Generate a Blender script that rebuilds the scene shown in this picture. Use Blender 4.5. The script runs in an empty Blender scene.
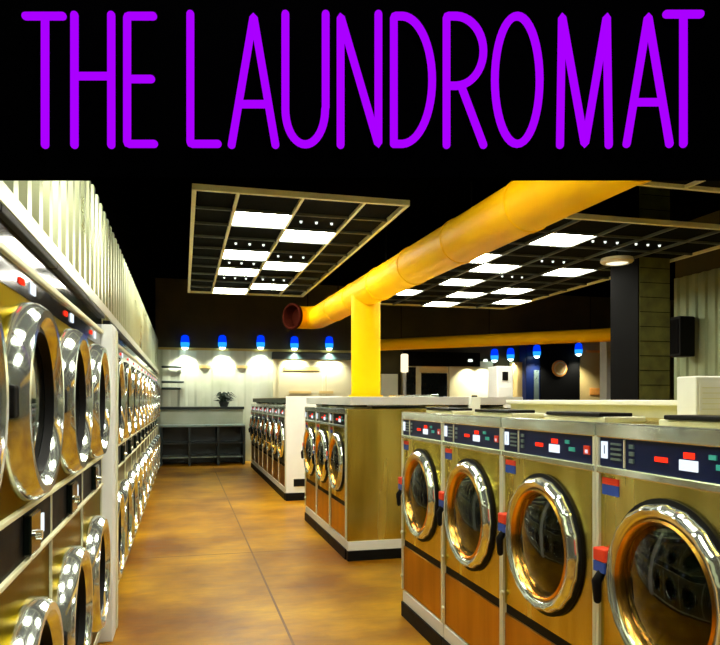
import bpy, bmesh, math, random
from mathutils import Vector, Matrix
random.seed(7)
PI = math.pi
scene = bpy.context.scene
COL = scene.collection
F = 680.0; CX = 360.0; HY = 400.0; H = 1.6
TH = math.atan(177 / 680.0); CT, ST = math.cos(TH), math.sin(TH)

def at_depth(px, py, d):
    r = (px - CX) * d / F
    return Vector((r * CT + d * ST, d * CT - r * ST, H - (py - HY) * d / F))
def at_z(px, py, z):
    return at_depth(px, py, F * (z - H) / (HY - py))
def at_Y(px, py, Y):
    return at_depth(px, py, Y / (CT - (px - CX) / F * ST))

# ---------------------------------------------------------------- materials
def nodes_of(name):
    m = bpy.data.materials.new(name); m.use_nodes = True
    nt = m.node_tree
    return m, nt, nt.nodes['Principled BSDF']
def mat(name, color, rough=.5, metal=0, noise=0.0, nscale=6, bump=0, stretch=None, emis=None, estr=0, coat=0, spec=None, dark=None):
    m, nt, b = nodes_of(name)
    b.inputs['Base Color'].default_value = (*color, 1)
    b.inputs['Roughness'].default_value = rough
    b.inputs['Metallic'].default_value = metal
    if spec is not None: b.inputs['Specular IOR Level'].default_value = spec
    if coat:
        b.inputs['Coat Weight'].default_value = coat; b.inputs['Coat Roughness'].default_value = .08
    if emis:
        b.inputs['Emission Color'].default_value = (*emis, 1); b.inputs['Emission Strength'].default_value = estr
    if noise or bump:
        tc = nt.nodes.new('ShaderNodeTexCoord'); mp = nt.nodes.new('ShaderNodeMapping')
        if stretch: mp.inputs['Scale'].default_value = stretch
        n = nt.nodes.new('ShaderNodeTexNoise'); n.inputs['Scale'].default_value = nscale; n.inputs['Detail'].default_value = 6
        nt.links.new(tc.outputs['Object'], mp.inputs['Vector']); nt.links.new(mp.outputs['Vector'], n.inputs['Vector'])
        if noise:
            cr = nt.nodes.new('ShaderNodeValToRGB')
            d = dark if dark else tuple(c * (1 - noise) for c in color)
            cr.color_ramp.elements[0].color = (*d, 1); cr.color_ramp.elements[0].position = .3
            cr.color_ramp.elements[1].color = (*color, 1); cr.color_ramp.elements[1].position = .7
            nt.links.new(n.outputs['Fac'], cr.inputs['Fac']); nt.links.new(cr.outputs['Color'], b.inputs['Base Color'])
            mr = nt.nodes.new('ShaderNodeMapRange')
            mr.inputs['To Min'].default_value = max(.02, rough - .08); mr.inputs['To Max'].default_value = rough + .08
            nt.links.new(n.outputs['Fac'], mr.inputs['Value']); nt.links.new(mr.outputs['Result'], b.inputs['Roughness'])
        if bump:
            bp = nt.nodes.new('ShaderNodeBump'); bp.inputs['Strength'].default_value = bump; bp.inputs['Distance'].default_value = .01
            nt.links.new(n.outputs['Fac'], bp.inputs['Height']); nt.links.new(bp.outputs['Normal'], b.inputs['Normal'])
    return m

M = {}
M['steel'] = mat('brushed_steel', (.92, .80, .26), .25, 1, .3, 1.8, 0, (2.5, 3.2, .35), dark=(.44, .36, .06))  # gold tint and streaks put highlights and floor reflections into the colour
M['steel_floor_tint'] = mat('brushed_steel_floor_tint', (.74, .44, .12), .3, 1, .3, 1.8, 0, (2.5, 3.2, .35), dark=(.50, .26, .05))  # same steel, coloured more orange to stand in for the floor's reflection
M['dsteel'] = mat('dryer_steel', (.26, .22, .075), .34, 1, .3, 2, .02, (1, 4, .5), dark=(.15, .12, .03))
M['chrome'] = mat('chrome', (.84, .92, .84), .13, .86, .1, 12)
M['cream_metal'] = mat('cream_trim', (.80, .82, .62), .35, .3, .1, 8)
M['gold_ring'] = mat('amber_ring', (.95, .50, .10), .25, 1, .2, 9)
M['drum'] = mat('drum_steel', (.26, .42, .44), .18, 1, .5, 14, .2)
M['darkglossy'] = mat('dark_gloss_panel', (.006, .008, .009), .12, 0, .2, 5, spec=.25)
M['glossheader'] = mat('gloss_header', (.006, .012, .009), .09, 0, .2, 4, spec=.7)
M['navy'] = mat('navy_panel', (.006, .014, .07), .35, 0, .2, 8, spec=.2)
M['black'] = mat('matte_black', (.003, .003, .003), .8, 0, .2, 8, spec=.05)
M['signblack'] = mat('sign_black', (.0004, .0004, .0006), .9, 0, .2, 8, spec=.0)
M['rubber'] = mat('black_rubber', (.005, .005, .005), .55, 0, .2, 10, spec=.12)
M['white'] = mat('white_enamel', (.82, .85, .80), .35, 0, .06, 5)
M['whitebody'] = mat('white_side', (.88, .92, .90), .4, 0, .05, 4)
M['red'] = mat('red_label', (.85, .05, .01), .5, 0, .1, 20)
M['blue'] = mat('blue_label', (.02, .08, .45), .5, 0, .1, 20)
M['teal'] = mat('teal_mark', (.05, .55, .5), .5, 0, .1, 20)
M['orange'] = mat('orange_paint', (1.0, .42, .08), .5, 0, .15, 9)
M['duct'] = mat('yellow_duct_paint', (1.0, .55, .0), .5, 0, .12, 2.5, dark=(.98, .48, .0), spec=.08)
M['duct_shade'] = mat('duct_inside_shade', (.035, .005, .002), .8, 0, .3, 5, spec=.02)  # lining coloured dark to stand in for shade inside the pipe
M['gridpaint'] = mat('grid_paint', (.86, .86, .55), .45, 0, .1, 8)
M['tile'] = mat('black_ceiling_tile', (.003, .004, .0035), .7, 0, .3, 30, spec=.02)
M['ceil'] = mat('black_ceiling', (.001, .001, .001), .9, 0, .3, 2, spec=.0)
M['wallmetal'] = mat('corrugated_metal', (.68, .76, .52), .3, .85, .22, 2.2, 0, (1, 1, .4), dark=(.46, .52, .30))
M['backmetal'] = mat('back_metal', (.72, .78, .66), .45, .3, .25, 1.3, dark=(.55, .62, .46))
M['olive'] = mat('olive_plaster', (.075, .066, .018), .8, 0, .4, 1.5)
M['cream'] = mat('cream_wall', (.72, .68, .44), .6, 0, .12, 1.5)
M['goldwall'] = mat('golden_wall', (.75, .56, .22), .6, 0, .15, 1.2)
M['colblock'] = mat('olive_block', (.17, .19, .04), .8, 0, .5, 5, .3)
M['teak'] = mat('dark_bench', (.012, .03, .03), .35, 0, .3, 6)
M['shelfmetal'] = mat('shelf_metal', (.30, .42, .40), .3, .7, .2, 6)
M['leaf'] = mat('dark_leaf', (.012, .035, .02), .6, 0, .4, 20)
M['terracotta'] = mat('dark_pot', (.03, .04, .04), .5, 0, .3, 9)
M['pale'] = mat('pale_post', (.65, .70, .72), .4, 0, .1, 4)

def emit(name, col, s):
    m, nt, b = nodes_of(name)
    b.inputs['Base Color'].default_value = (0, 0, 0, 1)
    b.inputs['Emission Color'].default_value = (*col, 1); b.inputs['Emission Strength'].default_value = s
    b.inputs['Roughness'].default_value = .9; b.inputs['Specular IOR Level'].default_value = 0
    return m
M['neon'] = emit('purple_neon', (.385, .0, 1.0), .76)
M['troffer'] = emit('light_diffuser', (1, .97, .82), 24)
M['spotlamp'] = emit('small_lamp', (.9, 1, .85), 1.2)
M['blueglow'] = emit('blue_glass_glow', (.0, .035, .9), .9)
M['cyanglow'] = emit('pale_blue_glass_glow', (.02, .35, 1.0), .95)
M['whiteglow'] = emit('white_glow', (.75, 1.0, 1.0), 6)
M['ringlamp'] = emit('round_lamp', (1, .95, .7), 1.0)
M['reddisp'] = emit('red_display', (1, .03, .01), 1.2)
M['whitedisp'] = emit('white_display', (.8, .9, 1), .9)

def glass_mat():
    m, nt, b = nodes_of('door_glass')
    b.inputs['Base Color'].default_value = (.35, .42, .38, 1)
    b.inputs['Roughness'].default_value = .03
    b.inputs['Transmission Weight'].default_value = 1
    b.inputs['IOR'].default_value = 1.45
    return m
M['glass'] = glass_mat()
for q_ in ('dsteel', 'steel', 'steel_floor_tint'): M[q_].node_tree.nodes['Principled BSDF'].inputs['Specular Tint'].default_value = (.62, .5, .22, 1) if q_ == 'dsteel' else (.85, .72, .38, 1)
M['dglass'] = mat('dark_door_glass', (.02, .03, .03), .06, 0, .1, 3, coat=1)
M['dglass'].node_tree.nodes['Principled BSDF'].inputs['Specular IOR Level'].default_value = 1.0

def floor_mat():
    m, nt, b = nodes_of('stained_concrete')
    N = nt.nodes.new; L = nt.links.new
    tc = N('ShaderNodeTexCoord')
    n1 = N('ShaderNodeTexNoise'); n1.inputs['Scale'].default_value = 1.1; n1.inputs['Detail'].default_value = 8
    mp = N('ShaderNodeMapping'); mp.inputs['Scale'].default_value = (1.3, 3.2, 1)
    n2 = N('ShaderNodeTexNoise'); n2.inputs['Scale'].default_value = 3.0; n2.inputs['Detail'].default_value = 8; n2.inputs['Roughness'].default_value = .65
    L(tc.outputs['Object'], n1.inputs['Vector']); L(tc.outputs['Object'], mp.inputs['Vector']); L(mp.outputs['Vector'], n2.inputs['Vector'])
    c1 = N('ShaderNodeValToRGB'); c1.color_ramp.elements[0].position = .35; c1.color_ramp.elements[1].position = .65
    c1.color_ramp.elements[0].color = (.27, .090, .002, 1); c1.color_ramp.elements[1].color = (.68, .35, .003, 1)
    c2 = N('ShaderNodeValToRGB'); c2.color_ramp.elements[0].position = .3; c2.color_ramp.elements[1].position = .7
    c2.color_ramp.elements[0].color = (.62, .58, .5, 1); c2.color_ramp.elements[1].color = (1.0, 1.0, 1.0, 1)
    L(n1.outputs['Fac'], c1.inputs['Fac']); L(n2.outputs['Fac'], c2.inputs['Fac'])
    mx = N('ShaderNodeMixRGB'); mx.blend_type = 'MULTIPLY'; mx.inputs['Fac'].default_value = 1
    L(c1.outputs['Color'], mx.inputs['Color1']); L(c2.outputs['Color'], mx.inputs['Color2'])
    # expansion joints: lines at x = .69 + 3n, y = 7.35 + 3n
    sp = N('ShaderNodeSeparateXYZ'); L(tc.outputs['Object'], sp.inputs['Vector'])
    def line(sock, off, period, w):
        a = N('ShaderNodeMath'); a.operation = 'SUBTRACT'; a.inputs[1].default_value = off; L(sock, a.inputs[0])
        p = N('ShaderNodeMath'); p.operation = 'PINGPONG'; p.inputs[1].default_value = period / 2; L(a.outputs[0], p.inputs[0])
        c = N('ShaderNodeMath'); c.operation = 'LESS_THAN'; c.inputs[1].default_value = w; L(p.outputs[0], c.inputs[0])
        return c.outputs[0]
    mm = N('ShaderNodeMath'); mm.operation = 'MAXIMUM'
    L(line(sp.outputs['X'], .70, 3.4, .009), mm.inputs[0]); L(line(sp.outputs['Y'], 7.2, 4.2, .012), mm.inputs[1])
    mj = N('ShaderNodeMixRGB'); mj.inputs['Color2'].default_value = (.17, .065, .006, 1)
    L(mm.outputs[0], mj.inputs['Fac']); L(mx.outputs['Color'], mj.inputs['Color1'])
    L(mj.outputs['Color'], b.inputs['Base Color'])
    mr = N('ShaderNodeMapRange'); mr.inputs['To Min'].default_value = .26; mr.inputs['To Max'].default_value = .5; b.inputs['Specular IOR Level'].default_value = .3; b.inputs['Specular Tint'].default_value = (1, .8, .3, 1)
    L(n2.outputs['Fac'], mr.inputs['Value']); L(mr.outputs['Result'], b.inputs['Roughness'])
    bp = N('ShaderNodeBump'); bp.inputs['Strength'].default_value = .08; bp.inputs['Distance'].default_value = .02
    L(n2.outputs['Fac'], bp.inputs['Height']); L(bp.outputs['Normal'], b.inputs['Normal'])
    return m
M['floor'] = floor_mat()

# ---------------------------------------------------------------- mesh helpers
class MB:
    def __init__(s): s.bm = bmesh.new(); s.smooth = False
    def box(s, a, b, bev=0):
        x0, y0, z0 = (min(p, q) for p, q in zip(a, b)); x1, y1, z1 = (max(p, q) for p, q in zip(a, b))
        r = bmesh.ops.create_cube(s.bm, size=1)
        bmesh.ops.scale(s.bm, vec=(x1 - x0, y1 - y0, z1 - z0), verts=r['verts'])
        bmesh.ops.translate(s.bm, vec=((x0 + x1) / 2, (y0 + y1) / 2, (z0 + z1) / 2), verts=r['verts'])
        if bev:
            es = list({e for v in r['verts'] for e in v.link_edges})
            bmesh.ops.bevel(s.bm, geom=es, offset=bev, segments=2, affect='EDGES', profile=.5)
        return s
    def lathe(s, prof, c, seg=40, axis='x', close=False, bumps=0):
        """prof: (radius, offset along axis); revolve about axis through c"""
        rings = []
        for k in range(seg):
            a = 2 * PI * k / seg
            row = []
            for (r, t) in prof:
                u, v = r * math.cos(a), r * math.sin(a)
                if bumps and r > bumps[2]:
                    q = 1 + bumps[1] * max(0, math.cos(bumps[0] * a)) ** .5
                    u *= q; v *= q
                p = {'x': (t, u, v), 'y': (u, t, v), 'z': (u, v, t)}[axis]
                row.append(s.bm.verts.new((c[0] + p[0], c[1] + p[1], c[2] + p[2])))
            rings.append(row)
        n = len(prof)
        for k in range(seg):
            A, B = rings[k], rings[(k + 1) % seg]
            for i in range(n if close else n - 1):
                j = (i + 1) % n
                vs = [A[i], B[i], B[j], A[j]]
                uq = []
                for v in vs:
                    if v not in uq: uq.append(v)
                try: s.bm.faces.new(uq)
                except ValueError: pass
        s.smooth = True
        bmesh.ops.remove_doubles(s.bm, verts=[v for r in rings for v in r], dist=1e-5)
        return s
    def tube(s, pts, r, seg=10, caps=True, open_end=False):
        pts = [Vector(p) for p in pts]
        if not hasattr(r, '__len__'): r = [r] * len(pts)
        if caps:
            d0 = (pts[0] - pts[1]).normalized(); d1 = (pts[-1] - pts[-2]).normalized()
            P, R = [], []
            for k in (4, 3, 2, 1):
                a = k / 4 * PI / 2
                P.append(pts[0] + d0 * r[0] * math.sin(a)); R.append(max(r[0] * math.cos(a), 1e-4))
            P += pts; R += list(r)
            for k in (1, 2, 3, 4):
                a = k / 4 * PI / 2
                P.append(pts[-1] + d1 * r[-1] * math.sin(a)); R.append(max(r[-1] * math.cos(a), 1e-4))
            pts, r = P, R
        prev = None; ref = None
        first = None
        for i, p in enumerate(pts):
            if i == 0: t = pts[1] - p
            elif i == len(pts) - 1: t = p - pts[i - 1]
            else: t = (pts[i + 1] - p).normalized() + (p - pts[i - 1]).normalized()
            t.normalize()
            if ref is None:
                ref = Vector((0, 0, 1)) if abs(t.z) < .9 else Vector((1, 0, 0))
                ref = (ref - t * ref.dot(t)).normalized()
            else:
                ref = (ref - t * ref.dot(t))
                if ref.length < 1e-4: ref = t.orthogonal()
                ref.normalize()
            b = t.cross(ref)
            ring = [s.bm.verts.new(p + (ref * math.cos(2 * PI * k / seg) + b * math.sin(2 * PI * k / seg)) * r[i]) for k in range(seg)]
            if prev:
                for k in range(seg):
                    s.bm.faces.new([prev[k], prev[(k + 1) % seg], ring[(k + 1) % seg], ring[k]])
            else: first = ring
            prev = ring
        s.bm.faces.new(list(reversed(first)))
        if not open_end: s.bm.faces.new(prev)
        s.smooth = True
        return s
    def plate_hole(s, x0, x1, ya, yb, za, zb, cy, cz, r, seg=48):
        """a plate in the YZ plane from x0 to x1 with a round hole"""
        import math as mm
        def outer(a):
            c, d = mm.cos(a), mm.sin(a)
            ts = []
            if c > 1e-9: ts.append((yb - cy) / c)
            if c < -1e-9: ts.append((ya - cy) / c)
            if d > 1e-9: ts.append((zb - cz) / d)
            if d < -1e-9: ts.append((za - cz) / d)
            t = min(ts); return cy + t * c, cz + t * d
        angs = [2 * PI * k / seg for k in range(seg)]
        angs += [math.atan2(z - cz, y - cy) % (2 * PI) for y in (ya, yb) for z in (za, zb)]
        angs = sorted(angs)
        I0, O0, I1, O1 = [], [], [], []
        for a in angs:
            oy, oz = outer(a); iy, iz = cy + r * math.cos(a), cz + r * math.sin(a)
            I0.append(s.bm.verts.new((x0, iy, iz))); O0.append(s.bm.verts.new((x0, oy, oz)))
            I1.append(s.bm.verts.new((x1, iy, iz))); O1.append(s.bm.verts.new((x1, oy, oz)))
        n = len(angs)
        for k in range(n):
            j = (k + 1) % n
            s.bm.faces.new([I0[k], I0[j], O0[j], O0[k]]); s.bm.faces.new([I1[k], O1[k], O1[j], I1[j]])
            s.bm.faces.new([I0[k], I1[k], I1[j], I0[j]]); s.bm.faces.new([O0[k], O0[j], O1[j], O1[k]])
        bmesh.ops.remove_doubles(s.bm, verts=s.bm.verts[:], dist=1e-6)
        return s
    def build(s, name, m, parent=None, loc=None, smooth=None):
        bmesh.ops.recalc_face_normals(s.bm, faces=s.bm.faces[:])
        me = bpy.data.meshes.new(name)
        sm = s.smooth if smooth is None else smooth
        s.bm.to_mesh(me); s.bm.free()
        if sm:
            for p in me.polygons: p.use_smooth = True
            try: me.set_sharp_from_angle(angle=math.radians(40))
            except Exception: pass
        me.materials.append(m)
        o = bpy.data.objects.new(name, me); COL.objects.link(o)
        if parent: o.parent = parent
        if loc: o.location = loc
        return o

def tag(o, label=None, cat=None, group=None, kind=None):
    if label: o['label'] = label
    if cat: o['category'] = cat
    if group: o['group'] = group
    if kind: o['kind'] = kind
    return o
def thing(name, label, cat, loc=(0, 0, 0), rz=0, group=None):
    o = bpy.data.objects.new(name, None); COL.objects.link(o)
    o.empty_display_size = .1
    o.location = loc; o.rotation_euler = (0, 0, rz)
    return tag(o, label, cat, group)
def copy_tree(o, parent=None):
    c = o.copy(); COL.objects.link(c)
    if parent: c.parent = parent
    for ch in list(kids[o.name]) if o.name in kids else []:
        copy_tree(ch, c)
    return c
kids = {}
def note_kids(root):
    for ch in root.children:
        kids.setdefault(root.name, []).append(ch)
        note_kids(ch)
def struct(name, mb, m): return tag(mb.build(name, m), kind='structure')

# ---------------------------------------------------------------- room shell
XL, XR, YB, YF, ZC = -1.75, 15.0, 18.0, -1.6, 4.7
struct('floor', MB().box((XL - .1, YF - .1, -.1), (XR + .1, YB + .1, 0)), M['floor'])
struct('ceiling', MB().box((XL - .1, YF - .1, ZC), (XR + .1, YB + .1, ZC + .1)), M['ceil'])
WF = -.66     # face of the metal bulkhead above the dryers
struct('wall_left', MB().box((XL - .1, YF, 0), (XL, YB, ZC)), M['olive'])
struct('wall_left_upper', MB().box((XL, YF, 3.12), (WF - .02, YB, ZC)), M['ceil'])
def corrugated(along, a0, a1, fixed, z0, z1, pitch, depth, sign):
    """folded sheet with flat-topped ribs; along 'x' or 'y'; sign = direction of the ribs"""
    mb = MB(); bm = mb.bm
    pts = []; a = a0
    while a < a1:
        for (f, d) in ((0, 0), (.38, 0), (.52, depth), (.86, depth)):
            if a + f * pitch <= a1: pts.append((a + f * pitch, d))
        a += pitch
    pts.append((a1, 0))
    def V(p, d, z): return (fixed + sign * d, p, z) if along == 'y' else (p, fixed + sign * d, z)
    lo = [bm.verts.new(V(p, d, z0)) for p, d in pts]; hi = [bm.verts.new(V(p, d, z1)) for p, d in pts]
    lb = [bm.verts.new(V(p, -.015, z0)) for p, d in pts]; hb = [bm.verts.new(V(p, -.015, z1)) for p, d in pts]
    for i in range(len(pts) - 1):
        bm.faces.new([lo[i], lo[i + 1], hi[i + 1], hi[i]]); bm.faces.new([lb[i], hb[i], hb[i + 1], lb[i + 1]])
        bm.faces.new([hi[i], hi[i + 1], hb[i + 1], hb[i]]); bm.faces.new([lo[i], lb[i], lb[i + 1], lo[i + 1]])
    bm.faces.new([lo[0], hi[0], hb[0], lb[0]]); bm.faces.new([lo[-1], lb[-1], hb[-1], hi[-1]])
    return mb
struct('wall_left_cladding', corrugated('y', YF + .02, YB - .04, WF, 2.20, 3.12, .235, .05, 1), M['wallmetal'])
struct('trim_1', MB().box((WF - .01, YF, 2.265), (WF + .075, YB - .08, 2.335)), M['cream_metal'])
# back wall: metal sheet below, dark olive above, yellowish trim line
struct('wall_back', MB().box((XL, YB, 0), (XR, YB + .1, ZC)), M['olive'])
xb1 = at_Y(273, 400, YB).x
struct('wall_back_cladding', corrugated('x', WF - .06, xb1, YB - .02, 0, 2.88, .42, .018, -1), M['backmetal'])
xb2 = at_Y(372, 400, YB).x
struct('trim_2', MB().box((WF - .06, YB - .07, 2.88), (xb2, YB, 2.94)), mat('ochre_trim', (.55, .42, .10), .5, 0, .1, 6))
struct('wall_behind_camera', MB().box((XL, YF - .1, 0), (XR, YF, ZC)), M['olive'])
# right side: metal wall, room widens beyond it
XW = 8.45; YW = 10.3
struct('wall_right', MB().box((XW + .03, YF, 0), (XW + .2, YW, ZC)), M['olive'])
rightm = mat('green_corrugated', (.45, .52, .32), .5, .3, .4, 1.5, 0, (1, 1, .5), dark=(.22, .28, .15))
struct('wall_right_cladding', corrugated('y', YF + .02, YW, XW + .01, 0, 3.75, .22, .03, -1), rightm)
struct('wall_far_right', MB().box((XR, YF, 0), (XR + .1, YB, ZC)), M['olive'])
struct('wall_right_return', MB().box((XW + .2, YW - .15, 0), (XR, YW, ZC)), M['olive'])

# ---------------------------------------------------------------- washing machines
WW = .82
def washer(name, label, group, dark=False, w=WW):
    t = thing(name, label, 'washing machine', group=group)
    h = w / 2 - .004; D = .85; cz = .95; R = .285
    b = MB()
    b.box((.03, -h, .19), (D, -h + .02, 1.50)); b.box((.03, h - .02, .19), (D, h, 1.50))
    b.box((.03, -h, 1.485), (D, h, 1.505)); b.box((D - .02, -h, .19), (D, h, 1.50)); b.box((.03, -h, .19), (D, h, .21))
    b.build('cabinet', M['steel'], t)
    MB().plate_hole(.0, .03, -h + .012, h - .012, .57, 1.315, 0, cz, R - .025).build('front_panel', M['steel'], t)
    MB().box((0, -h + .012, .20), (.03, h - .012, .52), .004).build('kick_panel', M['steel_floor_tint'], t)
    MB().box((.008, -h, .52), (.03, h, .57)).build('seam_strip', M['rubber'], t)
    MB().box((-.004, -h + .002, .105), (.80, h - .002, .19), .004).build('plinth', M['white'], t)
    MB().box((-.015, -h, 0), (.80, h, .105)).build('base', M['rubber'], t)
    for sgn in (-1, 1):
        y = sgn * (h - .007)
        MB().box((-.012, y - .009, .20), (.02, y + .009, 1.46)).build('corner_trim', M['cream_metal'], t)
    for k, z in enumerate((.30, .62)):
        MB().lathe([(0, -.022), (.012, -.02), (.014, -.012), (.014, -.008)], (0, h - .012, z), 12).build('corner_bolt', M['cream_metal'], t)
    MB().box((-.014, -h + .001, 1.455), (.06, h - .001, 1.512), .005).build('top_trim', M['chrome'], t)
    MB().box((-.014, -h + .001, 1.315), (.03, h - .001, 1.345), .005).build('lower_trim', M['chrome'], t)
    cp = MB().box((-.004, -h + .012, 1.345), (.03, h - .012, 1.455)).build('control_panel', M['darkglossy'] if dark else M['navy'], t)
    # markings on the panel; local +y is the viewer's left for a front facing -x
    def mark(y0, y1, z0, z1, m, nm='marking', dx=.006):
        MB().box((-.004 - dx, y0, z0), (-.003, y1, z1)).build(nm, m, cp)
    mark(h - .175, h - .168, 1.348, 1.452, M['cream_metal'], 'divider')
    mark(h - .065, h - .030, 1.375, 1.392, M['whitedisp'], 'glowing_number'); mark(h - .065, h - .030, 1.425, 1.44, M['whitedisp'], 'glowing_number')  # number strokes glow by themselves, sharing the display material
    mark(h - .065, h - .055, 1.375, 1.44, M['whitedisp'], 'glowing_number'); mark(h - .040, h - .030, 1.375, 1.44, M['whitedisp'], 'glowing_number')
    for q in range(4): mark(h - .15, h - .09, 1.372 + q * .019, 1.38 + q * .019, M['shelfmetal'], 'printed_line')
    for q in range(3): mark(h - .225, h - .20, 1.37 + q * .026, 1.385 + q * .026, M['shelfmetal'], 'button')
    mark(h - .40, h - .34, 1.388, 1.405, M['reddisp'], 'red_display')
    mark(h - .54, h - .46, 1.37, 1.405, M['whitedisp'], 'price_display'); mark(h - .525, h - .48, 1.41, 1.43, M['reddisp'], 'red_display')
    mark(h - .66, h - .62, 1.385, 1.402, M['teal'], 'teal_button'); mark(h - .62, h - .59, 1.415, 1.43, M['teal'], 'teal_button')
    mark(h - .77, h - .73, 1.38, 1.415, M['red'], 'coin_slot'); mark(h - .76, h - .74, 1.385, 1.40, M['whitedisp'], 'coin_slot')  # white piece of the slot glows like a display
    # door
    prof = [(R - .042, -.005), (R - .036, -.036), (R - .024, -.050), (R - .008, -.054), (R + .006, -.042), (R + .012, -.02), (R + .012, .0)]
    dr = MB().lathe(prof, (0, 0, cz), 128, bumps=(20, .014, R - .015)).build('door_ring', M['chrome'], t)
    MB().lathe([(R + .030, .0), (R + .032, -.012), (R + .014, -.016), (R + .010, .0)], (0, 0, cz), 56).build('door_gasket', M['rubber'], t)
    MB().lathe([(R - .041, -.006), (R - .037, -.040), (R - .046, -.046), (R - .056, -.034), (R - .058, .0)], (0, 0, cz), 56).build('inner_ring', M['gold_ring'], dr)
    MB().lathe([(.0, -.060), (.06, -.058), (.12, -.050), (.17, -.036), (R - .056, -.012), (R - .056, .0), (.17, -.026), (.12, -.041), (.06, -.050), (0, -.052)], (0, 0, cz), 40).build('door_glass', M['glass'], dr)
    MB().lathe([(R - .050, .012), (R - .046, .06), (R - .045, .12), (R - .045, .58), (R - .10, .60), (0, .58)], (0, 0, cz), 48).build('drum', M['drum'], t)
    for k in range(3):
        a = 2 * PI * k / 3 + .25; rr = R - .075
        y, z = rr * math.cos(a), cz + rr * math.sin(a)
        MB().box((.13, y - .03, z - .03), (.57, y + .03, z + .03), .014).build('drum_rib', M['drum'], t)
    # labels and latch on the viewer's left
    MB().box((-.004, h - .13, 1.275), (0, h - .028, 1.300)).build('warning_label', M['red'], t)
    MB().box((-.004, h - .13, 1.235), (0, h - .028, 1.274)).build('instruction_label', M['blue'], t)
    lt = MB().box((-.05, h - .11, .955), (0, h - .045, 1.005), .008).build('door_latch', M['rubber'], t)
    MB().box((-.054, h - .115, .985), (-.004, h - .04, 1.035), .006).build('latch_label', M['red'], lt)
    MB().box((-.053, h - .112, .945), (-.045, h - .043, .984)).build('latch_label', M['blue'], lt)
    MB().tube([(-.035, h - .078, .95), (-.062, h - .078, .91), (-.058, h - .078, .84)], [.016, .019, .015], 10).build('handle', M['rubber'], lt)
    # soap dispenser on top
    ds = MB().box((.10, -h + .10, 1.505), (.30, h - .22, 1.530), .006).build('soap_dispenser', M['cream_metal'], t)
    MB().box((.09, -h + .12, 1.530), (.25, h - .26, 1.546), .004).build('lid', M['rubber'], ds)
    return t

wa = washer('washing_machine', 'x', 'front load washers in the near row'); note_kids(wa)
# near island
near_edges = 4.82
near_labels = ['stainless front load washer cut by right picture edge, biggest door of the near row',
               'stainless front load washer second from the right edge, dark drum between two red latches',
               'stainless front load washer third from the right edge, left neighbour has the row end',
               'stainless front load washer at the far left end of the near row, beside the gap']
X1 = 1.585
first = True
for k in range(4):
    y = near_edges - WW * (3 - k) - WW / 2
    o = wa if first else copy_tree(wa); first = False
    o.location = (X1, y, 0); tag(o, near_labels[k], 'washing machine', 'front load washers in the near row')
ISX = X1 + .85 + .02 + .20 + .02 + .85        # far face of a double island
# rear row, backs to the near row, facing away
for k in range(4):
    y = near_edges - WW * (3 - k) - WW / 2
    o = copy_tree(wa); o.location = (ISX, y, 0); o.rotation_euler = (0, 0, PI)
    tag(o, 'steel washer backing onto the near row, only top seen, %s from the right edge' % ('first', 'second', 'third', 'fourth')[k], 'washing machine', 'washers backing onto the near row')
def bulkhead(y0, y1, label, ztop=1.60):
    t = thing('washer_bulkhead', label, 'bulkhead', (X1 + .87, y0, 0))
    L_ = y1 - y0
    MB().box((.01, 0, 0), (.19, L_, ztop - .03)).build('duct_body', M['cream_metal'], t)
    MB().box((-.03, -.005, ztop - .03), (.23, L_ + .005, ztop), .006).build('cap', M['white'], t)
    return t
bulkhead(near_edges - 4 * WW, near_edges, 'pale service bulkhead running behind the near washers')
MB().bm.free()
e = MB().box((X1, near_edges + .004, .19), (X1 + .85, near_edges + .02, 1.5), .003); tag(e.build('end_panel', M['steel']), 'steel end panel closing the near washer row by the gap', 'panel')

# middle island
MY0, MY1 = 6.58, 9.30
wm = .78
# cloned washers scaled in width through their own build
wb = washer('washing_machine', 'x', 'front load washers in the middle island', dark=True, w=wm); note_kids(wb)
ml = ['steel washer in the middle island, next to the steel end panel', 'steel washer in the centre of the middle island row',
      'steel washer at the far end of the middle island row, before the white panel']
ys = [MY0 + .05 + wm * (k + .5) for k in range(3)]
for k, y in enumerate(ys):
    o = wb if k == 0 else copy_tree(wb)
    o.location = (X1, y, 0); tag(o, ml[k], 'washing machine', 'front load washers in the middle island')
MY1 = ys[-1] + wm / 2 + .05
def island_casing(y0, y1, name, label, front_panel_mat, top_mat, zt=1.66, x1=None):
    """end cladding, raised top box and plinth around a row of machines"""
    x1 = x1 or ISX
    t = thing(name, label, 'island casing', (X1, y0, 0))
    w = x1 - X1; L_ = y1 - y0
    MB().box((.0, .0, .19), (w, .035, 1.51), .004).build('end_panel', front_panel_mat, t)
    MB().box((.0, L_ - .035, .19), (w, L_, 1.51), .004).build('end_panel', front_panel_mat, t)
    MB().box((-.005, -.02, .10), (w + .005, .034, .19), .004).build('end_plinth', M['white'], t)
    MB().box((-.005, -.03, 0), (w + .005, .034, .10)).build('end_base', M['rubber'], t)
    return t
c = island_casing(MY0, MY1, 'island_casing', 'stainless steel end casing of the middle island, white plinth below', M['steel'], M['white'])
tb = thing('counter_top', 'white counter top box running along the middle island', 'counter', (X1 + .02, MY0 - .01, 1.548))
MB().box((0, 0, 0), (ISX - X1 - .04, MY1 - MY0 + .02, .085), .006).build('top_slab', M['white'], tb)
MB().box((.9, .1, .085), (.98, 1.6, .11), .004).build('edge_rail', M['chrome'], tb)
# machines on the far side of the middle island (hidden backs)
for k, y in enumerate(ys):
    o = copy_tree(wb); o.location = (ISX, y, 0); o.rotation_euler = (0, 0, PI)
    tag(o, 'steel washer on the hidden far side of the middle island, %s' % ('nearest the end panel', 'in the middle', 'at the far end')[k], 'washing machine', 'washers on the far side of the middle island')
bulkhead(MY0 + .05, MY1 - .05, 'service bulkhead inside the middle island under the white top', 1.54)

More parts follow.
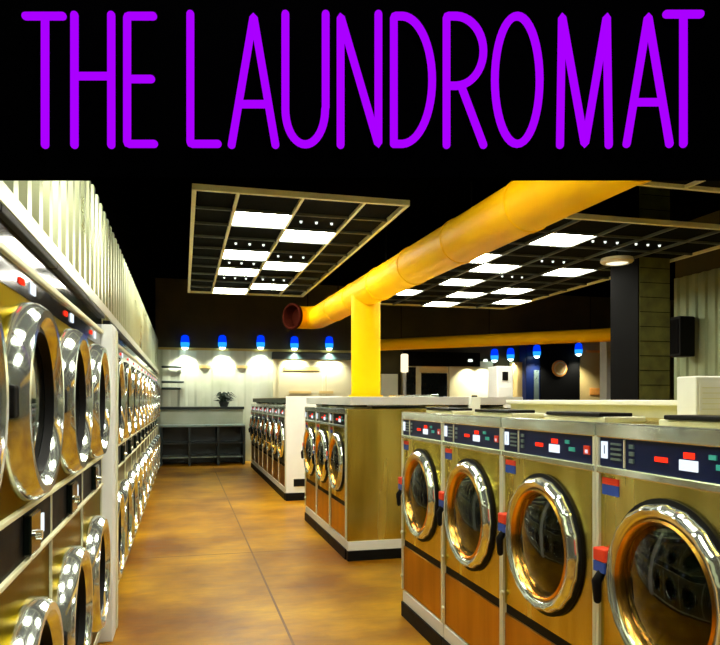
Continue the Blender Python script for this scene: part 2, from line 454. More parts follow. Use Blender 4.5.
# far island, white end panel
FY0 = 10.75
wc = .80
nfar = 7
ords = ['first', 'second', 'third', 'fourth', 'fifth', 'sixth', 'seventh', 'eighth', 'ninth', 'tenth', 'eleventh', 'twelfth', 'thirteenth']
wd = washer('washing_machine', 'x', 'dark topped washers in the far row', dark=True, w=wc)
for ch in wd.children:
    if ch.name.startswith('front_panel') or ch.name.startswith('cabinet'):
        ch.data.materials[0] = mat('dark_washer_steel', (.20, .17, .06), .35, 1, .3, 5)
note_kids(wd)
for k in range(nfar):
    o = wd if k == 0 else copy_tree(wd)
    o.location = (X1, FY0 + .05 + wc * (k + .5), 0)
    tag(o, 'dark fronted washer in the far row, %s back from the white end panel' % ords[k], 'washing machine', 'dark topped washers in the far row')
FY1 = FY0 + .05 + wc * nfar
t = thing('island_casing', 'white end casing of the far washer row', 'island casing', (X1, FY0, 0))
MB().box((0, 0, .12), (.92, .045, 1.66), .004).build('end_panel', M['whitebody'], t)
MB().box((-.005, -.02, 0), (.93, .045, .12)).build('end_base', M['rubber'], t)
MB().box((.12, -.012, .22), (.40, .001, .34), .004).build('vent_grille', M['rubber'], t)
t = thing('far_top_box', 'dark top box running over the far washer row', 'top box', (X1 + .03, FY0 + .05, 1.548))
MB().box((0, 0, 0), (.80, FY1 - FY0 - .06, .09), .004).build('box_body', mat('dark_green_top', (.03, .05, .03), .4, .4, .3, 5), t)
MB().box((-.004, 0, .07), (.0, FY1 - FY0 - .06, .085)).build('edge_strip', M['dsteel'], t)

# ---------------------------------------------------------------- stacked dryers
DW = .88; XD = -.525
def dryer(w, group, light=False):
    t = thing('stacked_dryer', 'x', 'dryer', group=group)
    # front faces +x at local x=0, body goes to -x
    h = w / 2 - .004; D = 1.1; R = .325
    b = MB()
    b.box((-D, -h, .10), (-.03, -h + .02, 2.16)); b.box((-D, h - .02, .10), (-.03, h, 2.16))
    b.box((-D, -h, 2.14), (-.03, h, 2.16)); b.box((-D, -h, .10), (-D + .02, h, 2.16)); b.box((-D, -h, .10), (-.03, h, .12))
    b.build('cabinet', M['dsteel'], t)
    MB().box((-D, -h, 0), (-.02, h, .10)).build('base', M['rubber'], t)
    MB().box((-.02, -h, .07), (.006, h, .12), .004).build('plinth', M['cream_metal'], t)
    for nm, za, zb, cz in (('lower_front', .12, 1.045, .57), ('upper_front', 1.235, 1.95, 1.595)):
        cz_ = cz
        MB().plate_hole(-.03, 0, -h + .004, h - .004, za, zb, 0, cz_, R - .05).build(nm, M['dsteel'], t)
    MB().box((-.03, -h, 1.045), (.004, h, 1.235)).build('control_band', M['rubber'], t)
    bd = MB().box((-.02, -h, 1.222), (.018, h, 1.24), .004).build('band_trim', M['gridpaint'], t)
    MB().box((-.02, -h, 1.040), (.018, h, 1.058), .004).build('band_trim', M['gridpaint'], t)
    cbx = MB().box((.002, -.06, 1.07), (.03, .10, 1.21), .006).build('coin_box', M['glossheader'], t)
    MB().lathe([(0, .052), (.016, .05), (.018, .03)], (0, .02, 1.13), 12).build('coin_knob', M['chrome'], cbx)
    MB().box((.002, .18, 1.10), (.012, .26, 1.17)).build('display', M['whitedisp'], t)
    MB().box((-.03, -h, 1.95), (.004, h, 2.035)).build('upper_control_panel', M['darkglossy'], t)
    MB().box((.002, .05, 1.975), (.010, .12, 2.015)).build('upper_display', M['whitedisp'], t)
    MB().box((.002, -.12, 1.985), (.010, -.06, 2.005)).build('red_light', M['reddisp'], t)
    MB().box((-.02, -h, 2.035), (.02, h, 2.058), .004).build('header_trim', M['gridpaint'], t)
    MB().box((-.03, -h, 2.058), (.006, h, 2.135)).build('header_panel', M['glossheader'], t)
    MB().box((-.02, -h, 2.135), (.028, h, 2.160), .004).build('top_edge', M['rubber'], t)
    MB().box((-.02, h - .012, .12), (.010, h, 1.94)).build('side_trim', M['cream_metal'], t)
    for cz, nm in ((.57, 'lower'), (1.595, 'upper')):
        prof = [(R - .075, .005), (R - .06, .05), (R - .035, .075), (R - .010, .075), (R + .012, .045), (R + .016, .0)]
        dr = MB().lathe(prof, (0, 0, cz), 56).build('door_ring', M['chrome'], t)
        tag(dr, 'chrome %s door ring' % nm)
        MB().lathe([(R - .072, .008), (R - .066, .045), (R - .085, .05), (R - .098, .02)], (0, 0, cz), 48).build('gasket', M['rubber'], dr)
        MB().lathe([(0, .028), (.10, .027), (.18, .024), (R - .095, .018), (R - .095, .008), (.10, .014), (0, .014)], (0, 0, cz), 48).build('door_glass', M['glass'], dr)
        MB().lathe([(R - .096, -.02), (R - .05, -.05), (R - .03, -.1), (R - .03, -.75), (0, -.75)], (0, 0, cz), 40).build('drum', M['drum'], t)
        MB().box((.0, -h + .05, cz - .05), (.05, -h + .12, cz + .05), .01).build('hinge', M['rubber'], t)
    return t
da = dryer(DW, 'stacked dryers in the near bank'); note_kids(da)
c0 = 2.56
dl = ['stacked dryer with steel ring doors nearest the camera, outside the left picture edge',
      'stacked dryer cut by the left picture edge, biggest ring door in view',
      'stacked dryer in the middle of the near bank, second ring from the left edge',
      'stacked dryer beside the white post, last of the near bank']
for k in range(4):
    o = da if k == 0 else copy_tree(da)
    o.location = (XD, c0 + DW * (k - 1), 0); tag(o, dl[k], 'dryer', 'stacked dryers in the near bank')
yp = c0 + 2.5 * DW
t = thing('filler_post', 'white post panel between the two banks of stacked dryers', 'post', (XD, yp, 0))
MB().box((-.6, .005, 0), (.075, .30, 2.10), .006).build('post_body', M['whitebody'], t)
MB().box((.075, .20, 0.02), (.085, .285, 2.08), .003).build('cover_strip', M['cream_metal'], t)
db = dryer(.80, 'stacked dryers in the far bank'); note_kids(db)
y = yp + .31
nd = 12
for k in range(nd):
    o = db if k == 0 else copy_tree(db)
    o.location = (XD, y + .80 * (k + .5), 0)
    tag(o, 'stacked dryer beyond the white post, %s one counting away from the post' % ords[k], 'dryer', 'stacked dryers in the far bank')
yend = y + .8 * nd

# ---------------------------------------------------------------- ceiling grids
GZ = 3.52; CELL = .61
def ceiling_grid(label, xs, y0, rows, lights, spots, group_l, bar='gridpaint'):
    """xs: x of the long bars; rows of .61 m starting at y0"""
    t = thing('ceiling_grid', label, 'suspended ceiling', (xs[0], y0, GZ))
    W = xs[-1] - xs[0]; L_ = rows * CELL
    f = MB()
    for a, b_ in (((-.04, -.04, 0), (W + .04, 0, .055)), ((-.04, L_, 0), (W + .04, L_ + .04, .055)), ((-.04, 0, 0), (0, L_, .055)), ((W, 0, 0), (W + .04, L_, .055))):
        f.box(a, b_)
    f.build('edge_frame', M['gridpaint'], t)
    for x in xs[1:-1]:
        MB().box((x - xs[0] - .014, 0, 0), (x - xs[0] + .014, L_, .04)).build('long_bar', M[bar] if bar != 'x' else mat_cross, t)
    for r in range(1, rows):
        MB().box((0, r * CELL - .010, .004), (W, r * CELL + .010, .036)).build('cross_bar', mat_cross, t)
    for i in range(len(xs) - 1):
        for r in range(rows):
            if (i, r) in lights or (i, r) in spots: continue
            MB().box((xs[i] - xs[0] + .016, r * CELL + .012, .030), (xs[i + 1] - xs[0] - .016, (r + 1) * CELL - .012, .042)).build('tile', M['tile'], t)
    for xx in (.3, W - .3):
        for yy in (.4, L_ / 2, L_ - .4): MB().tube([(xx, yy, .06), (xx, yy, ZC - GZ)], .006, 6, False).build('hanger_wire', M['black'], t)
    for (i, r) in lights:
        xa, xb, ya, yb = xs[i] + .02, xs[i + 1] - .02, y0 + r * CELL + .016, y0 + (r + 1) * CELL - .016
        cx_, cy_ = (xa + xb) / 2, (ya + yb) / 2
        l = thing('ceiling_light', '%s, %s row, %s column' % (group_l[1], ords[r], ords[i]), 'ceiling light', (cx_, cy_, GZ), group=group_l[0])
        hx, hy = (xb - xa) / 2, (yb - ya) / 2
        MB().box((-hx, -hy, .02), (hx, hy, .10)).build('housing', M['white'], l)
        MB().box((-hx + .012, -hy + .012, .012), (hx - .012, hy - .012, .020)).build('diffuser', M['troffer'], l)
    for (i, r) in spots:
        xa, xb, ya, yb = xs[i] + .02, xs[i + 1] - .02, y0 + r * CELL + .016, y0 + (r + 1) * CELL - .016
        l = thing('downlight_panel', 'three tiny lamps on black panel %s, %s row, %s column' % (group_l[2], ords[r], ords[i]), 'downlight', ((xa + xb) / 2, (ya + yb) / 2, GZ), group=group_l[2] + ' lamps')
        hx, hy = (xb - xa) / 2, (yb - ya) / 2
        MB().box((-hx, -hy, .03), (hx, hy, .05)).build('panel', M['tile'], l)
        for q in (-.6, 0, .6):
            MB().lathe([(0, .006), (.012, .010), (.015, .03), (.02, .03)], (q * hx, 0, 0), 12, 'z').build('lamp', M['spotlamp'], l)
    return t
mat_cross = mat('dark_cross_bar', (.10, .12, .10), .4, .2, .2, 8)
xsA = [.12, .50, 1.11, 1.72, 2.13]
ceiling_grid('suspended ceiling grid with pale frame over the aisle, seven white squares', xsA, 6.42, 10,
             [(1, 1), (1, 4), (1, 6), (1, 9), (2, 2), (2, 5), (2, 8)], [(2, 1), (1, 3), (2, 4), (1, 7), (2, 7), (1, 5)],
             ('square lights of the aisle grid', 'white square light over the aisle', 'in the aisle grid'))
xsB = [3.50, 4.11, 4.72, 5.33, 5.94, 6.55]
ceiling_grid('suspended ceiling grid on the right beyond the yellow duct', xsB, 6.42, 11,
             [(1, 1), (0, 3), (1, 4), (3, 4), (1, 6), (0, 8), (2, 8), (3, 7), (4, 9), (2, 10)], [(2, 1), (2, 3), (3, 1), (2, 5)],  # last two lights are extra, added to brighten the thin far duct
             ('square lights of the right grid', 'white square light right of the duct', 'in the right grid'), 'x')
ceiling_grid('suspended ceiling grid over the near washers, only its rim in view at top right', [3.20, 3.81, 4.42, 5.03, 5.64, 6.25], .35, 8,
             [(1, 5), (3, 3), (1, 1)], [], ('square lights above the near washers', 'white square light above the near washers', 'in the near right grid'))
ceiling_grid('suspended ceiling grid over the near dryers, behind the hanging sign', [-.30, .31, .92, 1.53, 2.10], .35, 8,
             [(0, 2), (0, 5), (2, 6), (2, 3), (1, 0)], [], ('square lights behind the hanging sign', 'white square light behind the hanging sign', 'in the near aisle grid'))

p = at_z(617, 263, GZ)
p = at_z(617, 263, GZ - .12)
t = thing('round_ceiling_lamp', 'small round pale ceiling lamp left of the dark column', 'ceiling light', (p.x, p.y, GZ - .12))
MB().lathe([(.20, .06), (.21, .02), (.19, 0), (.15, -.01), (.14, .01)], (0, 0, 0), 32, 'z').build('lamp_rim', M['cream'], t)
MB().lathe([(0, -.02), (.09, -.015), (.15, .005), (.15, .02), (0, .02)], (0, 0, 0), 32, 'z').build('lamp_lens', M['ringlamp'], t)
MB().tube([(0, 0, .02), (0, 0, ZC - GZ + .12)], .012, 8, False).build('stem', M['black'], t)

# ---------------------------------------------------------------- yellow ducts
t = thing('ventilation_duct', 'big round yellow duct running overhead above the washers with a drop pipe', 'duct', (0, 0, 0))
a = Vector((2.60, -1.55, 3.03)); b = Vector((2.375, 12.0, 3.10))
MB().tube([a, b], .205, 40, False).build('main_pipe', M['duct'], t)
for k in range(1, 11):
    q = a.lerp(b, k / 11)
    MB().lathe([(.204, -.03), (.214, -.025), (.214, .025), (.204, .03)], q, 40, 'y').build('pipe_seam', M['duct'], t)
# elbow at far end, mouth to the left and towards the camera
el = []
for k in range(9):
    an = k / 8 * math.radians(128)
    el.append(b + Vector((-.22 * (1 - math.cos(an)), .26 * math.sin(an), 0)))
e1 = el[-1]; dirv = (el[-1] - el[-2]).normalized(); el.append(e1 + dirv * .12)
MB().tube(el, [.205] * len(el), 36, False, True).build('elbow', M['duct'], t)
mouth = el[-1]
mo = MB().lathe([(.208, -.05), (.235, -.03), (.235, .03), (.215, .04), (.20, .03), (.195, -.04), (.19, -.17), (0, -.17)], (0, 0, 0), 36, 'x').build('duct_mouth', M['duct_shade'], t)
mo.location = mouth + dirv * .02
mo.rotation_euler = (0, 0, math.atan2(dirv.y, dirv.x))
ry = 9.0
rx = a.lerp(b, (ry - a.y) / (b.y - a.y))
MB().tube([(rx.x, ry, rx.z - .05), (rx.x, ry, 1.638)], .20, 36, False).build('drop_pipe', M['duct'], t)
MB().lathe([(.20, 0), (.235, 0), (.235, .03), (.20, .03)], (rx.x, ry, 1.636), 36, 'z').build('drop_flange', M['duct'], t)
for k in range(6):
    yy = .6 + k * 2.5
    q = a.lerp(b, (yy - a.y) / (b.y - a.y))
    MB().tube([(q.x, yy, q.z + .2), (q.x, yy, ZC)], .008, 6, False).build('hanger_rod', M['black'], t)

t = thing('ventilation_duct', 'thinner yellow duct crossing the far side of the room left of the dark column', 'duct', (0, 0, 0))
a2 = at_z(381, 345, 3.05); b2 = at_z(618, 334.5, 3.05)
MB().tube([a2, b2], .15, 28, True).build('pipe', M['duct'], t)
for k in (.1, .5, .9):
    q = a2.lerp(b2, k); MB().tube([q + Vector((0, 0, .14)), (q.x, q.y, ZC)], .008, 6, False).build('hanger_rod', M['black'], t)

# ---------------------------------------------------------------- column, speaker
cy0 = (9.2 * 1.0)
pl = at_Y(639.5, 400, 8.0); pr = at_Y(670, 400, 8.0)
cw = pr.x - pl.x
t = thing('column', 'tall dark square column with olive block face right of the yellow ducts', 'column', (pl.x, 8.0, 0))
cdp = .62
c_ = MB().box((0, 0, 0), (cw, cdp, ZC), .005).build('shaft', M['colblock'], t)
jb = MB()
z = .2
while z < ZC - .1:
    jb.box((.005, -.004, z), (cw - .005, -.0005, z + .008)); z += .2
jb.build('block_joints', M['black'], t)
MB().box((-.02, -.02, 0), (cw + .02, cdp + .02, .12)).build('base', M['black'], t)
MB().box((-.02, .005, .12), (-.001, cdp, ZC)).build('black_side_cladding', M['black'], t)
# speaker on the right wall
ps = at_z(680, 337, 2.9)
ds = F * (XW / CT - 0) / (683 - 183)
sy = (F * (XW - .25) / CT / (681 - 183) - (XW - .25) * ST) / CT
dsp = sy * CT + (XW - .25) * ST
zt, zb_ = H + (400 - 317) * dsp / F, H + (400 - 357) * dsp / F
t = thing('wall_speaker', 'black wall speaker on the green metal wall right of the column', 'speaker', (XW - .03, sy, zb_))
MB().box((-.36, -.15, 0), (-.06, .15, zt - zb_), .02).build('speaker_box', M['rubber'], t)
MB().box((-.37, -.12, .05), (-.36, .12, zt - zb_ - .05), .004).build('grille', M['black'], t)
MB().box((-.08, -.04, .25), (.02, .04, .35)).build('bracket', M['black'], t)

# ---------------------------------------------------------------- back wall things
def sconce(px, py, Y, label, group, power=26, face=None):
    p = at_Y(px, py, Y)
    t = thing('wall_sconce', label, 'wall lamp', (p.x, Y, p.z), group=group)
    MB().box((-.05, -.04, -.12), (.05, 0, .12), .008).build('back_plate', M['rubber'], t)
    MB().lathe([(.04, .19), (.09, .16), (.11, .04), (.11, .0)], (0, -.16, 0), 20, 'z').build('blue_shade', M['blueglow'], t)
    MB().lathe([(.11, .0), (.108, -.08), (.09, -.13)], (0, -.16, 0), 20, 'z').build('pale_blue_shade', M['cyanglow'], t)
    MB().lathe([(0, -.19), (.06, -.17), (.085, -.12), (.07, -.08), (0, -.07)], (0, -.16, 0), 16, 'z').build('bulb', M['whiteglow'], t)
    L_ = bpy.data.lights.new('sconce_beam', 'SPOT'); L_.energy = power; L_.spot_size = math.radians(115); L_.spot_blend = .8; L_.color = (1, .97, .78); L_.shadow_soft_size = .05
    lo = bpy.data.objects.new('sconce_beam', L_); COL.objects.link(lo); lo.parent = t; lo.location = (0, -.30, -.25); lo.rotation_euler = (math.radians(18), 0, 0)
    return t
for k, px in enumerate((185, 222, 260)):
    sconce(px, 343, YB, 'blue glass wall lamp over the folding counter, %s of the three from the left' % ords[k], 'blue wall lamps', 80)
for k, px in enumerate((293.5, 328)):
    sconce(px, 344, YB, 'blue glass wall lamp over the cream office front, %s one' % ('left', 'right')[k], 'blue wall lamps', 150)
# cream office front
def wallbox(name, px0, px1, py0, py1, Y, thick, m, parent=None, org=None):
    a = at_Y(px0, py0, Y); b = at_Y(px1, py1, Y)
    return a.x, b.x, a.z, b.z
oY = 17.86
x0, x1, z1, _ = wallbox('', 273, 371, 359, 400, oY, 0, None)
t = thing('office_front', 'cream panelled office front under two blue lamps', 'partition', ((x0 + x1) / 2, oY, 0))
hw = (x1 - x0) / 2
MB().box((-hw, 0, 0), (hw, YB - .08 - oY, z1)).build('wall_panel', M['cream'], t)
zt2 = at_Y(300, 352.5, oY).z
MB().box((-hw - .03, -.04, z1), (hw, YB - .08 - oY, zt2), .01).build('dark_fascia', M['teak'], t)
xa = at_Y(283, 400, oY).x - (x0 + x1) / 2; xb_ = at_Y(320, 400, oY).x - (x0 + x1) / 2
dp = MB().box((xa - .12, -.03, 0), (xb_ + .06, 0, at_Y(300, 362, oY).z), .01).build('door_panel', M['cream'], t)
MB().box((xa + .02, -.045, at_Y(300, 370.5, oY).z), (xb_, -.028, at_Y(300, 367, oY).z)).build('slot_strip', M['goldwall'], dp)
MB().box((xb_ + .16, -.02, .3), (hw - .3, 0, at_Y(300, 366, oY).z), .01).build('window_panel', M['cream'], t)
for (pa, pb) in ((289, 311), (319, 333)):
    u = at_Y(pa, 400, oY).x - (x0 + x1) / 2; v = at_Y(pb, 400, oY).x - (x0 + x1) / 2
    MB().box((u, -.045, at_Y(300, 393.5, oY).z), (v, -.028, at_Y(300, 391, oY).z)).build('rail', M['goldwall'], t)

# folding counter against back wall
cY = 17.1
x0 = at_Y(158, 400, cY).x + .03; x1 = 1.50
zt_ = at_Y(200, 425, cY).z
t = thing('folding_counter', 'long dark folding counter with open shelves along the back wall', 'counter', (x0, cY, 0))
w = x1 - x0
MB().box((0, 0, zt_ - .05), (w, .80, zt_), .008).build('counter_top', M['shelfmetal'], t)
for xx in (0, w / 3, 2 * w / 3, w - .06):
    MB().box((xx, .02, 0), (xx + .06, .74, zt_ - .05)).build('leg_panel', M['teak'], t)
MB().box((0, .70, 0), (w, .76, zt_ - .05)).build('back_board', M['teak'], t)
for z in (.18, .52):
    MB().box((.06, .04, z), (w - .06, .70, z + .03)).build('shelf', M['shelfmetal'] if z < .3 else M['teak'], t)
MB().box((0, .70, zt_), (w, .78, 1.36)).build('backsplash', M['backmetal'], t)
MB().box((-.02, .50, 1.36), (w + .02, .80, 1.43), .006).build('upper_shelf', M['teak'], t)
# plant on the shelf
pp = at_Y(224, 398, cY + .62)
t = thing('potted_plant', 'dark drooping plant in a low pot on the shelf above the folding counter', 'plant', (pp.x, cY + .64, 1.43))
MB().lathe([(0, 0), (.09, 0), (.13, .10), (.135, .12), (.11, .12), (.10, .09), (0, .09)], (0, 0, 0), 20, 'z').build('pot', M['terracotta'], t)
lf = MB()
for k in range(90):
    a_ = random.uniform(0, 2 * PI); ln = random.uniform(.12, .36); up = random.uniform(.02, .26)
    dx, dy = math.cos(a_) * ln, math.sin(a_) * ln * .35
    p0 = Vector((0, 0, .10)); p1 = Vector((dx * .5, dy * .5, .12 + up)); p2 = Vector((dx, dy, .12 + up * .5))
    wv = Vector((-math.sin(a_), math.cos(a_), .4)).normalized() * .028
    vs = [lf.bm.verts.new(v) for v in (p0, p1 + wv, p2, p1 - wv)]
    lf.bm.faces.new(vs)
lf.build('foliage', M['leaf'], t)

# conduits on the back wall at the left
t = thing('wall_pipes', 'short dark pipes on the back wall left of the first blue lamp', 'pipe', (-.3, YB - .06, at_Y(165, 388.5, YB).z)); pz = t.location.z
for (py, ln) in ((367, .45), (382, .5), (388.5, .42)):
    z = at_Y(165, py, YB).z
    MB().tube([(-.2, -.05, 0 + z - pz), (-.2 + ln, -.05, z - pz)], .03, 10).build('pipe', M['teak'], t)
for k, px in enumerate((206, 243)):
    p = at_Y(px, 367, YB)
    tag(MB().box((-.18, -.05, -.04), (.12, 0, .04), .01).build('wall_bracket', M['goldwall'], None, (p.x, YB - .04, p.z)),
        'small dark bracket on the back wall %s' % ('between the first and second blue lamps', 'between the second and third blue lamps')[k], 'bracket', 'wall brackets')

# service area beyond the islands at right
Yr = 17.6
def X_(px, Y=Yr): return at_Y(px, 400, Y).x
def Z_(px, py, Y=Yr): return at_Y(px, py, Y).z
t = thing('service_wall', 'cream service wall with dark hatches beyond the washers', 'partition', (0, Yr, 0))
MB().box((X_(381), 0, 0), (X_(398), .3, Z_(390, 374)), .01).build('low_wall', M['backmetal'], t)
MB().box((X_(404), .12, 0), (X_(450), .3, Z_(430, 361)), .01).build('wall_panel', M['cream'], t)
MB().box((X_(450), .05, 0), (X_(494), .3, Z_(470, 361)), .01).build('wall_panel', M['cream'], t)
MB().box((X_(404), -.02, Z_(430, 366)), (X_(480), .12, Z_(430, 352)), .01).build('dark_fascia', M['black'], t)
MB().box((X_(405.5), .09, .9), (X_(417), .12, Z_(410, 367)), .01).build('dark_window', M['darkglossy'], t)
MB().box((X_(422.5), .09, .9), (X_(448.5), .12, Z_(435, 373)), .01).build('dark_window', M['darkglossy'], t)
# arched lintel
ar = MB(); n = 12; xa, xb_ = X_(421), X_(449); za, zb2 = Z_(435, 372.5), Z_(435, 363.5)
top = []; bot = []
for k in range(n + 1):
    f = k / n; xx = xa + (xb_ - xa) * f; zz = za + (zb2 - za) * (.55 + .45 * math.sin(PI * f))
    for yy, lst in ((.06, top), (.12, bot)): lst.append((ar.bm.verts.new((xx, yy, zz)), ar.bm.verts.new((xx, yy, za))))
for k in range(n):
    ar.bm.faces.new([top[k][0], top[k + 1][0], top[k + 1][1], top[k][1]]); ar.bm.faces.new([top[k][0], bot[k][0], bot[k + 1][0], top[k + 1][0]])
    ar.bm.faces.new([bot[k][0], bot[k][1], bot[k + 1][1], bot[k + 1][0]]); ar.bm.faces.new([top[k][1], top[k + 1][1], bot[k + 1][1], bot[k][1]])
ar.build('arched_lintel', M['goldwall'], t)
MB().box((X_(514), .02, 0), (X_(525), .3, Z_(520, 362)), .01).build('door_panel', M['goldwall'], t)
MB().box((X_(580.5), .02, 0), (X_(605), .3, Z_(590, 343)), .01).build('wall_panel', M['goldwall'], t)
MB().box((X_(587), -.01, Z_(590, 352.5)), (X_(602), .02, Z_(590, 350)), .005).build('shelf', M['orange'], t)
MB().box((X_(590), -.01, Z_(590, 395)), (X_(604), .02, Z_(590, 388)), .01).build('orange_panel', M['orange'], t)
MB().box((X_(541), .10, Z_(560, 344)), (X_(605), .3, Z_(560, 339)), .01).build('top_rail', M['goldwall'], t)

t = thing('upright_lamp', 'thin upright with glowing cream head beside the yellow drop pipe', 'lamp', (X_(401), Yr - .3, 0))
MB().tube([(0, 0, 0), (0, 0, Z_(401, 372))], .05, 12).build('pole', M['pale'], t)
MB().lathe([(0, 0), (.30, 0), (.30, .03), (0, .03)], (0, 0, 0), 24, 'z').build('base', M['pale'], t)
MB().lathe([(.05, 0), (.10, .02), (.10, .48), (.06, .5), (0, .5)], (0, 0, Z_(401, 373)), 18, 'z').build('lamp_head', emit('cream_glow', (1, .85, .5), 1.2), t)

# black pillar with round orange sign
yb = 17.4
xa, xb_ = X_(541, yb), X_(580, yb)
t = thing('black_panel_pillar', 'broad black pillar carrying a round orange sign', 'pillar', ((xa + xb_) / 2, yb, 0))
hw = (xb_ - xa) / 2
MB().box((-hw, 0, 0), (hw, .5, Z_(560, 344, yb)), .01).build('shaft', M['black'], t)
xs_ = X_(559, yb); zs = Z_(559, 368.5, yb)
t2 = thing('round_sign', 'round orange disc sign on the black pillar', 'sign', (xs_, yb - .003, zs))
MB().lathe([(0, -.05), (.205, -.05), (.235, -.04), (.235, 0), (0, 0)], (0, 0, 0), 32, 'y').build('disc', M['orange'], t2)
MB().lathe([(.15, -.056), (.17, -.06), (.19, -.056)], (0, 0, 0), 32, 'y').build('pale_ring', M['cream'], t2)
MB().lathe([(0, -.058), (.10, -.055), (.13, -.05)], (0, 0, 0), 24, 'y').build('centre_emblem', M['goldwall'], t2)
# narrow navy column
xa, xb_ = X_(526, yb), X_(540, yb)
t = thing('navy_column', 'narrow dark blue column left of the black pillar', 'column', ((xa + xb_) / 2, yb, 0)); hw = (xb_ - xa) / 2
MB().box((-hw, 0, 0), (hw, .4, Z_(530, 342, yb)), .01).build('shaft', M['navy'], t)
MB().box((hw * .1, -.02, 0), (hw * .8, 0, Z_(530, 370, yb)), .005).build('grey_strip', M['shelfmetal'], t)
# pale post beside the dark column
yq = 15.5
xa, xb_ = X_(606.5, yq), X_(618, yq)
t = thing('pale_post', 'pale bluish post at the end of the thin yellow duct', 'post', ((xa + xb_) / 2, yq, 0)); hw = (xb_ - xa) / 2
MB().box((-hw, 0, 0), (hw, .3, Z_(610, 337, yq)), .01).build('shaft', M['pale'], t)
MB().box((-hw - .03, -.03, 0), (hw + .03, .33, .15), .01).build('base', M['black'], t)

for k, (px, py, Y) in enumerate(((492, 356, Yr), (508, 355, Yr + .3), (534, 352, yb - .02), (575.5, 350, yb - .0))):
    sconce(px, py, Y, 'blue glass wall lamp beyond the washers, %s of four from the left' % ords[k], 'blue lamps at the service wall', 70)
for k, px in enumerate((468, 483)):
    p = at_Y(px, 361, Yr)
    t = thing('wall_washer_light', 'small light washing the cream wall, %s one of two' % ('left', 'right')[k], 'wall lamp', (p.x, Yr - .02, p.z - .02), group='small wall washers')
    MB().lathe([(0, .06), (.05, .06), (.07, 0), (.05, -.01), (0, -.0)], (0, -.14, 0), 14, 'z').build('lamp_cup', M['spotlamp'], t)
    MB().box((-.02, -.10, .02), (.02, 0.065, .05)).build('arm', M['black'], t)
    L_ = bpy.data.lights.new('washer_beam', 'SPOT'); L_.energy = 70; L_.spot_size = math.radians(100); L_.spot_blend = .8; L_.color = (1, .95, .7)
    lo = bpy.data.objects.new('washer_beam', L_); COL.objects.link(lo); lo.parent = t; lo.location = (0, -.25, -.05); lo.rotation_euler = (math.radians(20), 0, 0)

# white vending cabinet and white box on the near island
yv = 13.0
xa, xb_ = X_(497, yv), X_(513, yv)
t = thing('vending_cabinet', 'tall white vending cabinet standing beyond the near washers', 'cabinet', ((xa + xb_) / 2, yv, 0)); hw = (xb_ - xa) / 2
zt_ = Z_(505, 366, yv)
MB().box((-hw, 0, .06), (hw, .45, zt_), .015).build('cabinet_body', M['whitebody'], t)
MB().box((-hw * .8, -.015, .3), (hw * .8, 0, zt_ - .45), .006).build('door', M['white'], t)
MB().box((-hw * .35, -.02, zt_ - .30), (hw * .35, 0, zt_ - .12), .006).build('dark_slot', M['rubber'], t)
MB().box((-hw, .02, 0), (hw, .43, .06)).build('base', M['rubber'], t)

ybx = 2.42
p = at_Y(704, 400, ybx)
xa, xb_ = X_(697, ybx), X_(728, ybx)
zt_ = Z_(705, 376, ybx)
t = thing('paper_box', 'white box with faint printed lines standing on the bulkhead at right edge', 'box', ((xa + xb_) / 2, ybx + .06, 1.60)); hw = (xb_ - xa) / 2
t.location.x = X1 + .97
tx = t.location.x
xx = X_(712, ybx)
t.location = (xx, ybx, 1.512); hz = zt_ - 1.512
MB().box((-hw, 0, 0), (hw, .12, hz), .006).build('box_body', M['white'], t)
MB().box((-hw * .8, -.003, hz * .15), (hw * .8, 0, hz * .9)).build('paper_sheet', M['whitebody'], t)
for q in range(5):
    MB().box((-hw * .65, -.005, hz * (.25 + q * .12)), (hw * .6, -.003, hz * (.27 + q * .12))).build('printed_line', M['cream_metal'], t)
# small bottles and boxes on the island tops
def carton(name, px, py_top, Y, zb2, wpx, m, label, cat):
    a = at_Y(px - wpx / 2, 400, Y); b = at_Y(px + wpx / 2, 400, Y); zt = at_Y(px, py_top, Y).z
    hw = (b.x - a.x) / 2
    t = thing(name, label, cat, ((a.x + b.x) / 2, Y, zb2))
    MB().box((-hw, 0, 0), (hw, hw * 1.6, zt - zb2), .004).build('body', m, t)
    MB().box((-hw * .5, hw * .4, zt - zb2), (hw * .5, hw * 1.2, zt - zb2 + .012), .002).build('lid', M['rubber'], t)
carton('detergent_box', 476, 397, 4.4, 1.512, 9, M['white'], 'small white carton on top of the near washers', 'box')

# ---------------------------------------------------------------- hanging neon sign
dS = 1.95
R3 = Matrix(((CT, ST, 0), (-ST, CT, 0), (0, 0, 1)))    # view-aligned yaw
def sg(px, py, off=0):     # local sign coordinates: x right, z up, y depth
    return Vector(((px - CX) * dS / F, off, H - (py - HY) * dS / F))
zb3 = H + (sg(0, 181).z - H) * 1.995 / dS; zt3 = sg(0, -22).z
org = Vector((dS * ST, dS * CT, 0))
t = thing('neon_sign', 'black hanging sign board reading THE LAUNDROMAT in purple neon letters', 'sign', (org.x, org.y, zb3), -TH)
def loc(px, py, off): v = sg(px, py, off); v.z -= zb3; return v
xl = sg(-14, 0).x; xr = sg(742, 0).x
bd = MB().box((xl, .020, 0), (xr, .045, zt3 - zb3), .003).build('board', M['signblack'], t)
fr = MB()
fr.box((xl, .014, zt3 - zb3 - .012), (xr, .02, zt3 - zb3))
fr.build('board_edge', M['signblack'], t)
for px in (120, 600):
    x_ = sg(px, 0).x; MB().tube([(x_, .032, zt3 - zb3), (x_, .032, ZC - zb3)], .008, 8, False).build('hanging_rod', M['black'], t)
def arc(cx, cy, rx, ry, a0, a1, n=20):
    return [(cx + rx * math.cos(math.radians(a0 + (a1 - a0) * k / n)), cy - ry * math.sin(math.radians(a0 + (a1 - a0) * k / n))) for k in range(n + 1)]
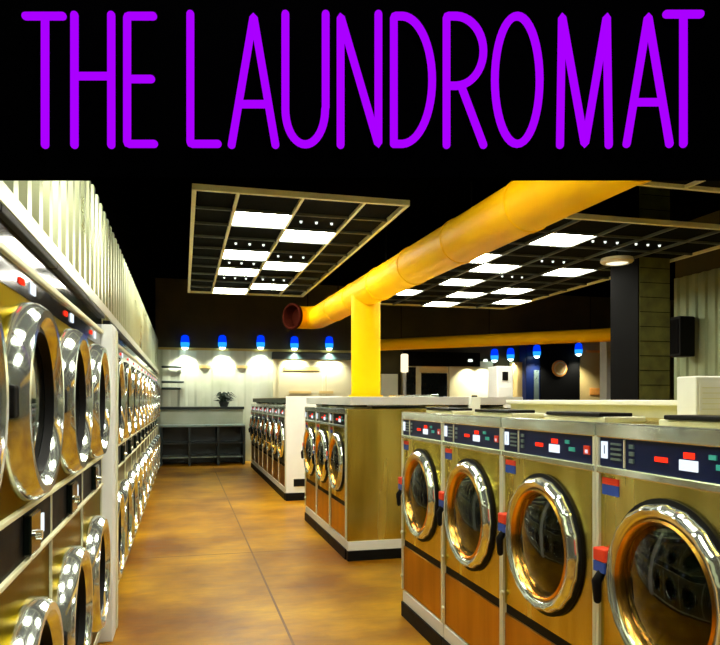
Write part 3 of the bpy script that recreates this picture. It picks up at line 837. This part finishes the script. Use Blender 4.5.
letters = [
    ('letter_t', [[(24, 14), (61, 14)], [(43.5, 14), (43.5, 147)]]),
    ('letter_h', [[(73, 13), (73, 147)], [(110, 13), (110, 147)], [(73, 76), (110, 76)]]),
    ('letter_e', [[(152, 14), (126, 14), (126, 146), (153, 146)], [(126, 79), (150, 79)]]),
    ('letter_l', [[(189.5, 12), (189.5, 146), (217, 146)]]),
    ('letter_a', [[(231, 147), (253, 14), (275, 147)], [(240, 105), (266, 105)]]),
    ('letter_u', [[(285, 12), (285, 108)] + arc(305, 110, 20, 36.5, 180, 360) + [(325.5, 108), (325.5, 12)]]),
    ('letter_n', [[(340.5, 147), (340.5, 14), (378.5, 147), (378.5, 12)]]),
    ('letter_d', [[(394, 146), (394, 14), (402, 14)] + arc(402, 80, 30.5, 66, 88, -88, 26) + [(402, 146), (394, 146)]]),
    ('letter_r', [[(447, 147), (447, 14), (456, 14)] + arc(456, 50, 28, 36, 88, -88, 20) + [(456, 86), (447, 86)], [(462, 87), (484, 147)]]),
    ('letter_o', [arc(518, 80, 22.5, 66, 90, 450, 44)]),
    ('letter_m', [[(561, 147), (563, 14), (586, 147), (608, 14), (610, 147)]]),
    ('letter_a', [[(628, 146), (649.5, 14), (671, 146)], [(636, 103), (663, 103)]]),
    ('letter_t', [[(668, 12), (702, 12)], [(685, 12), (685, 146)]]),
]
for nm, strokes in letters:
    mb = MB()
    for s in strokes:
        # soften corners
        P = [loc(360 + (x_ - 360) * .995, 79.5 + (y_ - 79.5) * .968, 0) for x_, y_ in s]
        out = [P[0]]
        for i in range(1, len(P) - 1):
            a_, b_, c_ = P[i - 1], P[i], P[i + 1]
            if (a_ - b_).length > .012 and (c_ - b_).length > .012 and (b_ - a_).angle(c_ - b_) > .5:
                e_ = .006
                out += [b_ + (a_ - b_).normalized() * e_, b_ + ((a_ - b_).normalized() + (c_ - b_).normalized()) * e_ * .22, b_ + (c_ - b_).normalized() * e_]
            else: out.append(b_)
        out.append(P[-1])
        mb.tube(out, .0112, 14, True)
    lo = mb.build(nm, M['neon'], t)
    for s in strokes[:1]:
        for q in (s[0], s[-1])[:(1 if nm == 'letter_o' else 2)]:
            v = loc(360 + (q[0] - 360) * .995, 79.5 + (q[1] - 79.5) * .968, 0); MB().tube([v + Vector((0, .005, 0)), v + Vector((0, .022, 0))], .004, 6, False).build('tube_support', M['black'], lo)

# ---------------------------------------------------------------- world, camera
w = bpy.data.worlds.new('World'); scene.world = w; w.use_nodes = True
w.node_tree.nodes['Background'].inputs['Color'].default_value = (.3, .35, .3, 1)
w.node_tree.nodes['Background'].inputs['Strength'].default_value = .02
cd = bpy.data.cameras.new('camera'); cam = bpy.data.objects.new('camera', cd); COL.objects.link(cam)
cam.location = (0, 0, H); cam.rotation_euler = (PI / 2, 0, -TH)
cd.sensor_fit = 'HORIZONTAL'; cd.sensor_width = 36; cd.lens = 36 * F / 720; cd.shift_y = (HY - 322.5) / 720
cd.clip_start = .02
scene.camera = cam
vs = scene.view_settings
vs.view_transform = 'Standard'; vs.look = 'None'; vs.gamma = 1; vs.exposure = .45; vs.use_curve_mapping = False
